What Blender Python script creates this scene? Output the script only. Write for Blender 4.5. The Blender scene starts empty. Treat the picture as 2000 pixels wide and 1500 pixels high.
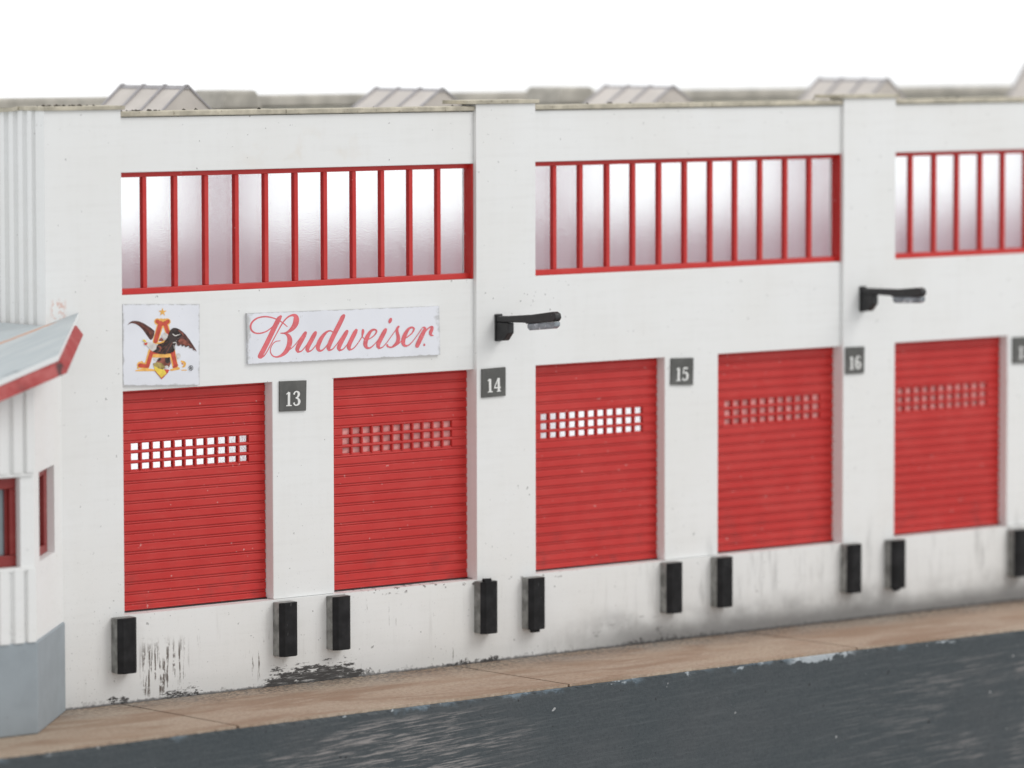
import bpy, bmesh, math, random
from mathutils import Vector, Matrix
random.seed(7)
SC = bpy.context.scene
COL = SC.collection
SC.unit_settings.scale_length = 0.01          # the model is built in centimetres

# ------------------------------------------------------------------ node helper
class Mat:
    def __init__(s, name, rough=0.5, spec=0.4):
        s.m = bpy.data.materials.new(name); s.m.use_nodes = True
        s.t = s.m.node_tree; s.N = s.t.nodes; s.L = s.t.links
        s.N.clear()
        s.out = s.N.new('ShaderNodeOutputMaterial')
        s.b = s.N.new('ShaderNodeBsdfPrincipled')
        s.L.new(s.b.outputs[0], s.out.inputs[0])
        s.b.inputs['Roughness'].default_value = rough
        s.b.inputs['Specular IOR Level'].default_value = spec
        g = s.N.new('ShaderNodeNewGeometry'); s.pos = g.outputs['Position']
        sp = s.N.new('ShaderNodeSeparateXYZ'); s.L.new(s.pos, sp.inputs[0])
        s.x, s.y, s.z = sp.outputs
    def plug(s, v, sock):
        if isinstance(v, (int, float)): sock.default_value = v
        elif isinstance(v, tuple): sock.default_value = v if len(v) == len(sock.default_value) else (*v, 1)
        else: s.L.new(v, sock)
    def math(s, op, a, b=0.0, c=None, clamp=False):
        n = s.N.new('ShaderNodeMath'); n.operation = op; n.use_clamp = clamp
        s.plug(a, n.inputs[0]); s.plug(b, n.inputs[1])
        if c is not None: s.plug(c, n.inputs[2])
        return n.outputs[0]
    def mul(s, *a):
        r = a[0]
        for q in a[1:]: r = s.math('MULTIPLY', r, q)
        return r
    def add(s, a, b): return s.math('ADD', a, b)
    def vmax(s, a, b): return s.math('MAXIMUM', a, b)
    def ramp(s, v, a, b, lo=0.0, hi=1.0, smooth=True):
        n = s.N.new('ShaderNodeMapRange'); n.interpolation_type = 'SMOOTHSTEP' if smooth else 'LINEAR'
        s.plug(v, n.inputs['Value'])
        if a > b: a, b, lo, hi = b, a, hi, lo
        for k, q in zip(('From Min', 'From Max', 'To Min', 'To Max'), (a, b, lo, hi)): n.inputs[k].default_value = q
        return n.outputs[0]
    def box(s, v, a, b, soft): return s.mul(s.ramp(v, a - soft, a + soft), s.ramp(v, b + soft, b - soft))
    def noise(s, scale=(1, 1, 1), detail=3, rough=0.55, off=(0, 0, 0), vec=None, dist=0.0):
        mp = s.N.new('ShaderNodeMapping'); s.L.new(vec or s.pos, mp.inputs[0])
        if isinstance(scale, (int, float)): scale = (scale,) * 3
        mp.inputs['Scale'].default_value = scale; mp.inputs['Location'].default_value = off
        n = s.N.new('ShaderNodeTexNoise'); s.L.new(mp.outputs[0], n.inputs['Vector'])
        n.inputs['Scale'].default_value = 1; n.inputs['Detail'].default_value = detail
        n.inputs['Roughness'].default_value = rough; n.inputs['Distortion'].default_value = dist
        return n.outputs[0]
    def mix(s, f, a, b):
        n = s.N.new('ShaderNodeMix'); n.data_type = 'RGBA'
        s.plug(f, n.inputs['Factor']); s.plug(a, n.inputs[6]); s.plug(b, n.inputs[7])
        return n.outputs[2]
    def bump(s, h, strength=0.2, dist=0.02):
        n = s.N.new('ShaderNodeBump'); n.inputs['Strength'].default_value = strength
        n.inputs['Distance'].default_value = dist; s.plug(h, n.inputs['Height'])
        s.L.new(n.outputs[0], s.b.inputs['Normal'])
    def color(s, c): s.plug(c, s.b.inputs['Base Color'])
    def rough(s, c): s.plug(c, s.b.inputs['Roughness'])

def plain(name, col, rough=0.5, spec=0.4, var=0.08, scale=6.0, speck=None):
    m = Mat(name, rough, spec)
    n = m.noise(scale, 4)
    d = tuple(max(0, q * (1 - var)) for q in col); l = tuple(min(1, q * (1 + var)) for q in col)
    c = m.mix(m.ramp(n, .3, .7), d, l)
    if speck:
        sp = m.ramp(m.noise(speck[0], 2, off=(3, 1, 7)), speck[1], speck[1] + .04)
        c = m.mix(m.mul(sp, speck[3]), c, speck[2])
    m.color(c)
    m.bump(m.noise(scale * 5, 3), .12, .01)
    return m.m

def wall_white():
    m = Mat('white_painted_plastic', .55, .3)
    x, y, z = m.x, m.y, m.z
    c = m.mix(m.ramp(m.noise(.55, 3, off=(4, 2, 1)), .35, .7), (.824, .830, .826), (.802, .802, .788))
    # faint brushed texture of the paint
    br = m.noise((9, 9, .9), 3, .6); bh = m.noise((.8, 3, 11), 3, .6, off=(7, 0, 2))
    c = m.mix(m.ramp(m.add(m.mul(br, .6), bh), .75, 1.05, 0, .13), c, (.66, .655, .635))
    # scattered dark specks
    dens = m.noise(.8, 2, off=(9, 4, 2))
    sp = m.ramp(m.add(m.noise(15, 2, .5), m.mul(dens, .16)), .82, .85)
    c = m.mix(m.mul(sp, .55), c, (.10, .095, .09))
    dust = m.ramp(m.noise(34, 2, .6, off=(1, 8, 3)), .66, .72)
    low = m.ramp(z, .0, -3.2)
    left = m.mul(m.ramp(x, -6.95, -7.35), m.ramp(z, -2.0, -3.1))
    c = m.mix(m.mul(dust, m.add(m.mul(low, .28), m.mul(left, .5))), c, (.09, .085, .08))
    # rust splash on the corner pier
    rs = m.mul(m.box(x, -8.30, -8.08, .06), m.box(z, 1.27, 1.56, .06), m.ramp(m.noise(13, 3), .44, .62))
    c = m.mix(m.mul(rs, .55), c, (.62, .25, .15))
    # warm smudge on the upper band
    ws = m.mul(m.box(x, -5.0, -2.9, .5), m.box(z, 3.35, 3.8, .15), m.ramp(m.noise(2.2, 3), .5, .75))
    c = m.mix(m.mul(ws, .35), c, (.70, .62, .52))
    # soot at the foot of the wall to the right
    sn = m.noise((.9, 1, 1.3), 5, .62, off=(2.2, 0, .4)); sv = m.noise((5, 1, .8), 4, .6, off=(.3, 0, 5))
    hgt = m.add(m.add(z, 4.12), m.mul(m.add(sn, -.5), -.6))
    soot = m.mul(m.ramp(x, -.4, 2.8, .12, 1), m.ramp(hgt, .72, -.02), m.ramp(m.add(sn, m.mul(sv, .55)), .42, .95))
    tight = m.mul(m.ramp(x, .2, 3.0, .15, 1), m.ramp(m.add(m.add(z, 4.12), m.mul(m.add(sn, -.5), -.35)), .52, .06))
    pier = m.mul(m.ramp(x, 1.5, 4), m.ramp(z, -2.3, -3.0), m.ramp(sv, .5, .72))
    so = m.vmax(m.vmax(m.mul(soot, .74), m.mul(tight, .82)), m.mul(pier, .30))
    c = m.mix(so, c, (.13, .125, .122))
    # black smear patches on the soot
    pn = m.mul(m.box(x, 1.5, 3.4, .5), m.ramp(z, -3.45, -3.75), m.ramp(m.noise((2.5, 1, 6), 5, .65), .56, .68))
    c = m.mix(m.mul(pn, .6), c, (.06, .057, .055))
    # grey vertical grime under the doors
    gv = m.mul(m.ramp(z, -2.85, -3.1), m.ramp(m.noise((7, 1, .7), 4, .6, off=(5, 5, 5)), .55, .75))
    c = m.mix(m.mul(gv, .16), c, (.3, .29, .27))
    # brown scrapes, vertical
    st = m.noise((19, 1, 1.5), 4, .68, off=(1.7, 0, 3.3))
    cut = m.ramp(m.noise((9, 1, 9), 3, .6, off=(0, 3, 0)), .36, .5)
    cl = m.ramp(m.noise((1.6, 1, .2), 2, off=(.35, 0, 0)), .62, .38)
    a1 = m.mul(m.box(x, -6.84, -6.05, .08), m.ramp(z, -3.2, -3.5), m.ramp(z, -4.1, -3.98), m.ramp(m.add(st, m.mul(cl, .05)), .535, .575))
    a2 = m.mul(m.box(x, -6.2, -5.3, .2), m.box(z, -4.05, -3.4, .2), m.ramp(st, .63, .67))
    a3 = m.mul(m.box(x, -4.95, -4.35, .1), m.box(z, -4.05, -3.45, .2), m.ramp(st, .60, .65))
    a4 = m.mul(m.box(x, -3.1, -.9, .2), m.box(z, -4.05, -3.0, .25), m.ramp(st, .66, .70))
    sc = m.mul(m.vmax(m.vmax(a1, a2), m.vmax(a3, a4)), cut)
    c = m.mix(m.mul(sc, .9), c, (.085, .062, .048))
    # black scuffed patch and grime line along the foot
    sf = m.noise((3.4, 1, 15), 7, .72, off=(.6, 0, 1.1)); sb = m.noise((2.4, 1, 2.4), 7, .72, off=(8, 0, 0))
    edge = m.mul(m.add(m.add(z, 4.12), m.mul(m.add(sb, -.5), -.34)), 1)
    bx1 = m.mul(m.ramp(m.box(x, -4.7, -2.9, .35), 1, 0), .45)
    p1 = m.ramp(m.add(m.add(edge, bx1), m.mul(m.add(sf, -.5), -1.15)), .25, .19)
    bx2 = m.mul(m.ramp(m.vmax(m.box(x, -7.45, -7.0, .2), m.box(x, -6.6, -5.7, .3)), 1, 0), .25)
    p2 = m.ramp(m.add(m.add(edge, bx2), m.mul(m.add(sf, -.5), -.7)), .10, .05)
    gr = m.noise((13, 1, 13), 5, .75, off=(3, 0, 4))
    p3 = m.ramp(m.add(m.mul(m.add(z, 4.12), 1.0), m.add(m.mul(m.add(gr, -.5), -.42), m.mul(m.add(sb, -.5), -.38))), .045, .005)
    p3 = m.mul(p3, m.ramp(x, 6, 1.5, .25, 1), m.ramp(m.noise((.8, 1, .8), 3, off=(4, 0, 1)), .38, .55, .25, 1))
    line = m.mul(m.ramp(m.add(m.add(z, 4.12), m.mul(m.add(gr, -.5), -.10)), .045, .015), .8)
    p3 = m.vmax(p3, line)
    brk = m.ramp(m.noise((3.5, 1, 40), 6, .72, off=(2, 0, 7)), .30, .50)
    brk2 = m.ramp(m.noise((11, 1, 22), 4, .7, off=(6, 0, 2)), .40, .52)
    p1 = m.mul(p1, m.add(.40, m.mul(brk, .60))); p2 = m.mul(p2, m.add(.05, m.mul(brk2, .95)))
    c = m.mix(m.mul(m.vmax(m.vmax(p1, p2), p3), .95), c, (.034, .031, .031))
    # chips under the door sills
    ds = m.mul(m.box(x, -3.2, 1.2, .3), m.box(z, -2.95, -2.86, .03), m.ramp(m.noise((11, 3, 14), 3), .60, .66))
    c = m.mix(m.mul(ds, .9), c, (.07, .05, .045))
    m.color(c)
    m.bump(m.add(m.noise(30, 3), m.mul(br, .6)), .10, .012)
    return m.m

def red_plastic(name='red_plastic', base=(.535, .021, .018), rough=.42):
    m = Mat(name, rough, .45)
    n = m.noise(2.2, 4)
    c = m.mix(m.ramp(n, .35, .7), base, (base[0] * 1.05, base[1] * 1.6, base[2] * 1.6))
    # dusty bloom, paint flecks
    c = m.mix(m.ramp(m.noise((3, 3, 14), 4, off=(2, 2, 2)), .5, .8, 0, .08), c, (.62, .22, .18))
    dirt = m.mul(m.ramp(m.z, -1.9, -2.9), m.ramp(m.noise((3, 1, 4), 4), .5, .75))
    c = m.mix(m.mul(dirt, .35), c, (.12, .03, .03))
    fl = m.ramp(m.noise(17, 1, .4, off=(4, 9, 2)), .775, .79)
    c = m.mix(m.mul(fl, .55), c, (.72, .45, .42))
    c = m.mix(m.ramp(m.noise(15, 2, .4, off=(14, 2, 5)), .76, .79, 0, .6), c, (.16, .02, .02))
    m.color(c); m.bump(m.noise(38, 3), .16, .012)
    return m.m

def glass_frosted():
    m = Mat('frosted_glazing', .2, .5)
    g = m.N.new('ShaderNodeBsdfGlass'); g.inputs['IOR'].default_value = 1.42
    g.inputs['Roughness'].default_value = .045; g.inputs['Color'].default_value = (.985, .992, 1, 1)
    bn = m.N.new('ShaderNodeBump'); bn.inputs['Strength'].default_value = .135; bn.inputs['Distance'].default_value = .02
    m.L.new(m.noise(62, 2, .6), bn.inputs['Height']); m.L.new(bn.outputs[0], g.inputs['Normal'])
    m.L.new(g.outputs[0], m.out.inputs[0]); m.N.remove(m.b)
    return m.m

def pavement_mat():
    m = Mat('tan_painted_pavement', .8, .2)
    x, y, z = m.x, m.y, m.z
    n1 = m.noise((.7, 2.0, 1), 8, .68, dist=.5); n2 = m.noise((3.5, 11, 1), 6, .7, off=(3, 1, 0), dist=.4); n3 = m.noise(.35, 3, off=(6, 1, 0))
    c = m.mix(m.ramp(n1, .35, .68), (.475, .39, .305), (.40, .295, .215))
    c = m.mix(m.ramp(n3, .4, .7, 0, .6), c, (.50, .42, .335))
    n4 = m.noise((.30, 1.1, 1), 6, .62, off=(2.4, .3, 0), dist=.6)
    c = m.mix(m.ramp(n4, .49, .60, 0, .7), c, (.30, .20, .135)); c = m.mix(m.ramp(n4, .46, .34, 0, .6), c, (.53, .445, .345))
    c = m.mix(m.ramp(n2, .55, .75, 0, .5), c, (.22, .14, .10))
    c = m.mix(m.mul(m.ramp(m.noise(17, 2), .66, .70), .6), c, (.08, .06, .05))
    fg = m.noise((14, 30, 8), 4, .7); c = m.mix(m.ramp(fg, .35, .65, 0, .55), c, (.27, .19, .14)); c = m.mix(m.ramp(m.noise((9, 16, 8), 3, .7, off=(4, 4, 0)), .55, .75, 0, .3), c, (.56, .47, .38))
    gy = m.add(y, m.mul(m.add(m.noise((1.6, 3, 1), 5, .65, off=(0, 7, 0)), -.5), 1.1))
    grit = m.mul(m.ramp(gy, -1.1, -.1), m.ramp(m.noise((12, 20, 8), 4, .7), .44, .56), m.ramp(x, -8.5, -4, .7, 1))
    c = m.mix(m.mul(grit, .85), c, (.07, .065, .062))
    dust = m.mul(m.ramp(y, -1.3, -.3), m.ramp(m.noise(1.1, 4, off=(5, 5, 0)), .4, .7))
    c = m.mix(m.mul(dust, .30), c, (.33, .31, .29))
    m.color(c); m.bump(m.add(n2, m.mul(m.noise(30, 3), .5)), .25, .015)
    return m.m

def slate_mat():
    m = Mat('dark_slate_paint', .62, .35)
    x, y, z = m.x, m.y, m.z
    q = m.add(z, m.mul(x, -.035))                                        # brush strokes climb a little to the right
    cv = m.N.new('ShaderNodeCombineXYZ'); m.L.new(x, cv.inputs[0]); m.L.new(y, cv.inputs[1]); m.L.new(q, cv.inputs[2])
    v = cv.outputs[0]
    c = m.mix(m.ramp(m.noise(.6, 4), .35, .7), (.050, .061, .068), (.064, .071, .077))
    s1 = m.noise((1.1, 1, 24), 6, .68, vec=v, dist=.25); s2 = m.noise((2.2, 1, 44), 5, .68, vec=v, off=(5, 2, 1), dist=.2)
    c = m.mix(m.ramp(s1, .45, .75, 0, .30), c, (.135, .145, .15))
    xw = m.add(x, m.mul(m.add(m.noise((.35, 1, 1.6), 4, .65, vec=v, off=(6, 0, 0)), -.5), 5.0))
    zone = m.add(m.mul(m.box(xw, -6.2, -2.6, 1.1), m.ramp(z, -4.2, -4.4), 1.25), m.mul(m.ramp(xw, 3.4, 9.0, 0, .75), m.ramp(z, -4.3, -4.7)))
    scr = m.mul(m.ramp(m.add(m.mul(s1, .6), m.mul(s2, .5)), .53, .66), m.ramp(m.noise(1.0, 3, off=(3, 3, 1)), .30, .55), zone)
    c = m.mix(m.mul(scr, .85), c, (.30, .275, .265))
    gn = m.noise((16, 1, 30), 4, .7, vec=v, off=(1, 1, 9)); c = m.mix(m.ramp(gn, .35, .7, 0, .22), c, (.10, .11, .115)); c = m.mix(m.ramp(gn, .5, .3, 0, .3), c, (.032, .038, .042))
    c = m.mix(m.ramp(m.noise((6, 1, 26), 4, .6, off=(8, 0, 3), vec=v), .62, .8, 0, .3), c, (.16, .185, .20))
    c = m.mix(m.mul(m.ramp(m.noise(9, 2, off=(2, 6, 4)), .73, .76), .8), c, (.018, .018, .02))
    c = m.mix(m.mul(m.ramp(m.noise(8, 1, off=(9, 6, 4)), .80, .81), .7), c, (.5, .5, .5))
    # patchy bluish tint and worn white chips along the arris
    e = m.add(m.add(z, 4.12), m.mul(m.add(m.noise((4, 1, 4), 4, .65), -.5), .45))
    c = m.mix(m.mul(m.ramp(e, -.11, -.02), m.ramp(m.noise(.9, 3, off=(1.5, 0, 0)), .50, .62), .55), c, (.19, .255, .31))
    w = m.noise((1.5, 1, 6), 5, .7, off=(7.1, 0, 2))
    ch = m.mul(m.vmax(m.mul(m.box(x, 3.35, 4.62, .15), m.ramp(e, -.13, -.09)), m.mul(m.ramp(w, .60, .63), m.ramp(e, -.07, -.04))), m.ramp(m.noise((5, 1, 9), 3, off=(3, 0, 6)), .38, .44))
    c = m.mix(m.mul(ch, .85), c, (.47, .51, .54))
    m.color(c); m.bump(m.add(m.mul(s1, 1.0), m.mul(m.noise(26, 3), .8)), .35, .02)
    return m.m

def paper(name, col):
    m = Mat(name, .4, .4)
    tc = m.N.new('ShaderNodeUVMap'); s = m.N.new('ShaderNodeSeparateXYZ'); m.L.new(tc.outputs[0], s.inputs[0])
    u, v = s.outputs[0], s.outputs[1]
    n = m.noise(7, 4, .65)
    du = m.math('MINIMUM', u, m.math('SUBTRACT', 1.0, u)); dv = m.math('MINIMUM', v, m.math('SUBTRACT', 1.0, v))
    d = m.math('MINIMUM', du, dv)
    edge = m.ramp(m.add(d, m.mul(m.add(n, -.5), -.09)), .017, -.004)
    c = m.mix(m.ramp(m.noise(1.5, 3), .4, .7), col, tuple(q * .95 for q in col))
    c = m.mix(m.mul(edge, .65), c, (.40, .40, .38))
    hair = m.mul(m.ramp(m.noise((10, 4, 10), 4, .7, off=(2, 2, 5)), .655, .68), m.ramp(d, .22, .05))
    c = m.mix(m.mul(hair, .45), c, (.38, .38, .35))
    m.color(c)
    return m.m

def plate_mat():
    m = Mat('dark_number_plate', .42, .4)
    c = m.mix(m.ramp(m.noise(3, 4), .35, .7), (.085, .085, .080), (.125, .125, .118))
    c = m.mix(m.ramp(m.noise((30, 4, 12), 4, .7), .68, .72, 0, .7), c, (.42, .42, .40))
    m.color(c); m.bump(m.noise(24, 3), .2, .01)
    return m.m

def pad_mat():
    m = Mat('black_rubber', .7, .12)
    c = m.mix(m.ramp(m.noise(4, 4), .35, .75), (.018, .018, .019), (.034, .034, .036))
    c = m.mix(m.ramp(m.noise((14, 14, 3), 4, .7), .66, .72, 0, .4), c, (.16, .16, .16))
    m.color(c); m.bump(m.noise(20, 3), .25, .015)
    return m.m

def gravel_mat():
    m = Mat('roof_gravel', .9, .1)
    c = m.mix(m.ramp(m.noise(1.4, 5, .65), .4, .65), (.33, .32, .27), (.17, .165, .15))
    c = m.mix(m.ramp(m.noise(16, 2), .6, .7), c, (.08, .08, .075))
    m.color(c); m.bump(m.noise(18, 3), .5, .04)
    return m.m

M = dict(
    white=wall_white(), red=red_plastic(), glass=glass_frosted(), pave=pavement_mat(), slate=slate_mat(),
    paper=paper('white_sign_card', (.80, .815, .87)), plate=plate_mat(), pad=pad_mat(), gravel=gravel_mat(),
    block=plain('dusty_grey_block', (.26, .26, .25), .8, .2, .35, 6),
    coping=plain('cream_card_edge', (.50, .46, .37), .8, .2, .22, 4, (20, .66, (.16, .12, .08), .6)),
    inner=None,
    sky=plain('skylight_panel', (.66, .61, .57), .5, .3, .06, 2), skyrib=plain('skylight_rib_grey', (.42, .405, .42), .6, .3),
    parapet=plain('grey_roof_edge', (.50, .475, .43), .9, .1, .2, 2.2),
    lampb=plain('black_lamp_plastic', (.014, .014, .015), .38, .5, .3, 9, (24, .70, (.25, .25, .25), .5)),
    lens=plain('silver_lens', (.24, .27, .30), .3, .6, .35, 7, (14, .62, (.75, .77, .8), .8)),
    plinth=plain('grey_plinth_paint', (.305, .345, .375), .6, .3, .05, 3, (18, .72, (.16, .17, .18), .6)),
    rooftop=None, fascia=None, dred=red_plastic('dark_red_trim', (.235, .018, .016), .45),
    darkglass=plain('grey_glazing', (.22, .26, .28), .15, .6, .1, 2),
    blind=plain('dusty_pink_backing', (.74, .33, .315), .35, .4, .22, 7),
    ink_red=plain('red_ink', (.72, .16, .18), .5, .3, .10, 9, (26, .66, (.80, .42, .42), .5)),
    ink_white=plain('white_ink', (.80, .80, .78), .5, .3, .05, 9),
    gold=plain('gold_ink', (.86, .47, .12), .5, .3, .12, 12), ared=plain('brick_red_ink', (.56, .085, .055), .5, .3, .2, 14),
    brown=plain('brown_ink', (.105, .045, .038), .5, .3, .45, 16), darkb=plain('dark_brown_ink', (.045, .032, .03), .5, .3, .5, 18),
    rust=plain('russet_ink', (.26, .085, .06), .5, .3, .4, 18), yellow=plain('yellow_ink', (.82, .62, .09), .5, .3, .1, 12),
    head=plain('pale_ink', (.66, .63, .60), .5, .3, .15, 14), olive=plain('olive_ink', (.33, .25, .09), .5, .3, .5, 22),
    blackink=plain('black_ink', (.04, .04, .04), .5, .3, .1, 9),
)
def rooftop():
    m = Mat('pale_grey_roof_sheet', .6, .3)
    c = m.mix(m.ramp(m.noise((.8, 6, 3), 4), .35, .7), (.47, .515, .535), (.54, .575, .585))
    seam = m.mul(m.ramp(m.math('ABSOLUTE', m.add(m.y, .10)), .075, .02), m.ramp(m.noise((2.5, 3, 3), 4, .65), .32, .55), m.ramp(m.x, -8.2, -8.45))
    c = m.mix(m.mul(seam, .7), c, (.62, .30, .17))
    edge = m.mul(m.ramp(m.y, -1.70, -1.84), m.ramp(m.noise((3, 4, 4), 4, .65), .50, .62))
    c = m.mix(m.mul(edge, .5), c, (.16, .18, .19))
    g = m.N.new('ShaderNodeNewGeometry'); ns = m.N.new('ShaderNodeSeparateXYZ'); m.L.new(g.outputs['True Normal'], ns.inputs[0])
    c = m.mix(m.ramp(ns.outputs[2], .6, .3), c, (.80, .83, .83))                 # cut edge of the sheet is bare white plastic
    m.color(c); m.bump(m.noise((3, 30, 9), 3), .15, .01); return m.m
M['rooftop'] = rooftop()
def thin_plastic():
    # thin pale styrene: lets part of the light behind it through
    m = Mat('thin_mauve_styrene', .7, .2)
    c = m.mix(m.ramp(m.noise(1, 3), .3, .7), (.90, .785, .82), (.93, .82, .85)); m.color(c)
    tr = m.N.new('ShaderNodeBsdfTranslucent'); m.L.new(c, tr.inputs[0])
    mx = m.N.new('ShaderNodeMixShader'); mx.inputs[0].default_value = .58
    m.L.new(m.b.outputs[0], mx.inputs[1]); m.L.new(tr.outputs[0], mx.inputs[2]); m.L.new(mx.outputs[0], m.out.inputs[0])
    return m.m
M['inner'] = thin_plastic()
def fascia():
    m = Mat('chipped_red_fascia', .5, .4)
    c = m.mix(m.ramp(m.noise(3.5, 4, off=(1, 0, 0)), .38, .68), (.36, .028, .028), (.46, .10, .095))
    c = m.mix(m.ramp(m.noise((3, 3, 6), 4), .55, .8, 0, .4), c, (.10, .015, .015))
    ck = m.mul(m.box(m.x, -9.60, -9.44, .03), m.ramp(m.y, -1.96, -2.0), m.ramp(m.noise((5, 5, 5), 3), .3, .45))
    c = m.mix(m.mul(ck, .9), c, (.03, .02, .022))
    m.color(c); return m.m
M['fascia'] = fascia()

# ------------------------------------------------------------------ mesh helpers
class MB:
    def __init__(s): s.bm = bmesh.new()
    def poly(s, pts):
        return s.bm.faces.new([s.bm.verts.new(p) for p in pts])
    def box(s, x0, x1, y0, y1, z0, z1, slope=0.0):
        v = [s.bm.verts.new((x, y, z + slope * (x - x0))) for z in (z0, z1) for y in (y0, y1) for x in (x0, x1)]
        for f in ((0, 2, 3, 1), (4, 5, 7, 6), (0, 1, 5, 4), (2, 6, 7, 3), (0, 4, 6, 2), (1, 3, 7, 5)):
            s.bm.faces.new([v[i] for i in f])
        return v
    def prism(s, base, off):
        """polygon base extruded by vector off"""
        o = Vector(off); a = [s.bm.verts.new(p) for p in base]; b = [s.bm.verts.new(Vector(p) + o) for p in base]
        n = len(a)
        s.bm.faces.new(a); s.bm.faces.new(b[::-1])
        for i in range(n): s.bm.faces.new((a[i], b[i], b[(i + 1) % n], a[(i + 1) % n]))
    def grid(s, xs, zs, solid, y0, y1):
        """wall slab with openings: one closed skin, no inner faces"""
        nx, nz = len(xs) - 1, len(zs) - 1
        S = [[solid((xs[i] + xs[i + 1]) / 2, (zs[j] + zs[j + 1]) / 2) for j in range(nz)] for i in range(nx)]
        V = {}
        def v(i, j, k):
            if (i, j, k) not in V: V[i, j, k] = s.bm.verts.new((xs[i], (y0, y1)[k], zs[j]))
            return V[i, j, k]
        def at(i, j): return 0 <= i < nx and 0 <= j < nz and S[i][j]
        for i in range(nx):
            for j in range(nz):
                if not S[i][j]: continue
                s.bm.faces.new((v(i, j, 0), v(i + 1, j, 0), v(i + 1, j + 1, 0), v(i, j + 1, 0)))
                s.bm.faces.new((v(i, j, 1), v(i, j + 1, 1), v(i + 1, j + 1, 1), v(i + 1, j, 1)))
                if not at(i - 1, j): s.bm.faces.new((v(i, j, 0), v(i, j + 1, 0), v(i, j + 1, 1), v(i, j, 1)))
                if not at(i + 1, j): s.bm.faces.new((v(i + 1, j, 0), v(i + 1, j, 1), v(i + 1, j + 1, 1), v(i + 1, j + 1, 0)))
                if not at(i, j - 1): s.bm.faces.new((v(i, j, 0), v(i, j, 1), v(i + 1, j, 1), v(i + 1, j, 0)))
                if not at(i, j + 1): s.bm.faces.new((v(i, j + 1, 0), v(i + 1, j + 1, 0), v(i + 1, j + 1, 1), v(i, j + 1, 1)))
    def build(s, name, mat, parent=None, bevel=0.0, seg=2, smooth=False, recalc=True):
        if recalc: bmesh.ops.recalc_face_normals(s.bm, faces=s.bm.faces)
        w = Vector((0, 0, 0)); q = parent
        while q is not None: w += q.location; q = q.parent
        for v in s.bm.verts: v.co -= w
        me = bpy.data.meshes.new(name); s.bm.to_mesh(me); s.bm.free()
        me.materials.append(M[mat] if isinstance(mat, str) else mat)
        if smooth:
            for p in me.polygons: p.use_smooth = True
        o = bpy.data.objects.new(name, me); COL.objects.link(o)
        if parent is not None: o.parent = parent
        if bevel:
            b = o.modifiers.new('bevel', 'BEVEL'); b.width = bevel; b.segments = seg; b.limit_method = 'ANGLE'; b.angle_limit = math.radians(40)
        return o

def tag(o, label=None, cat=None, group=None, kind=None):
    for k, v in (('label', label), ('category', cat), ('group', group), ('kind', kind)):
        if v: o[k] = v
    return o
def empty(name, loc, label, cat, group=None):
    o = bpy.data.objects.new(name, None); o.empty_display_size = .2; COL.objects.link(o); o.location = loc
    return tag(o, label, cat, group)
def copy_tree(o, parent=None):
    c = o.copy(); COL.objects.link(c)
    if parent is not None: c.parent = parent
    for ch in list(o.children): copy_tree(ch, c)
    return c

def crom(P, n=7):
    """Catmull-Rom through tuples of any length"""
    if len(P) < 3:
        return [tuple(a + (b - a) * t / n for a, b in zip(P[0], P[1])) for t in range(n + 1)]
    out = []
    for i in range(len(P) - 1):
        p0 = P[i - 1] if i else tuple(2 * a - b for a, b in zip(P[0], P[1]))
        p1, p2 = P[i], P[i + 1]
        p3 = P[i + 2] if i + 2 < len(P) else tuple(2 * a - b for a, b in zip(P[-1], P[-2]))
        for t in range(n):
            u = t / n
            out.append(tuple(.5 * (2 * b + (c - a) * u + (2 * a - 5 * b + 4 * c - d) * u * u + (3 * b - a - 3 * c + d) * u ** 3)
                             for a, b, c, d in zip(p0, p1, p2, p3)))
    out.append(tuple(P[-1])); return out

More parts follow.
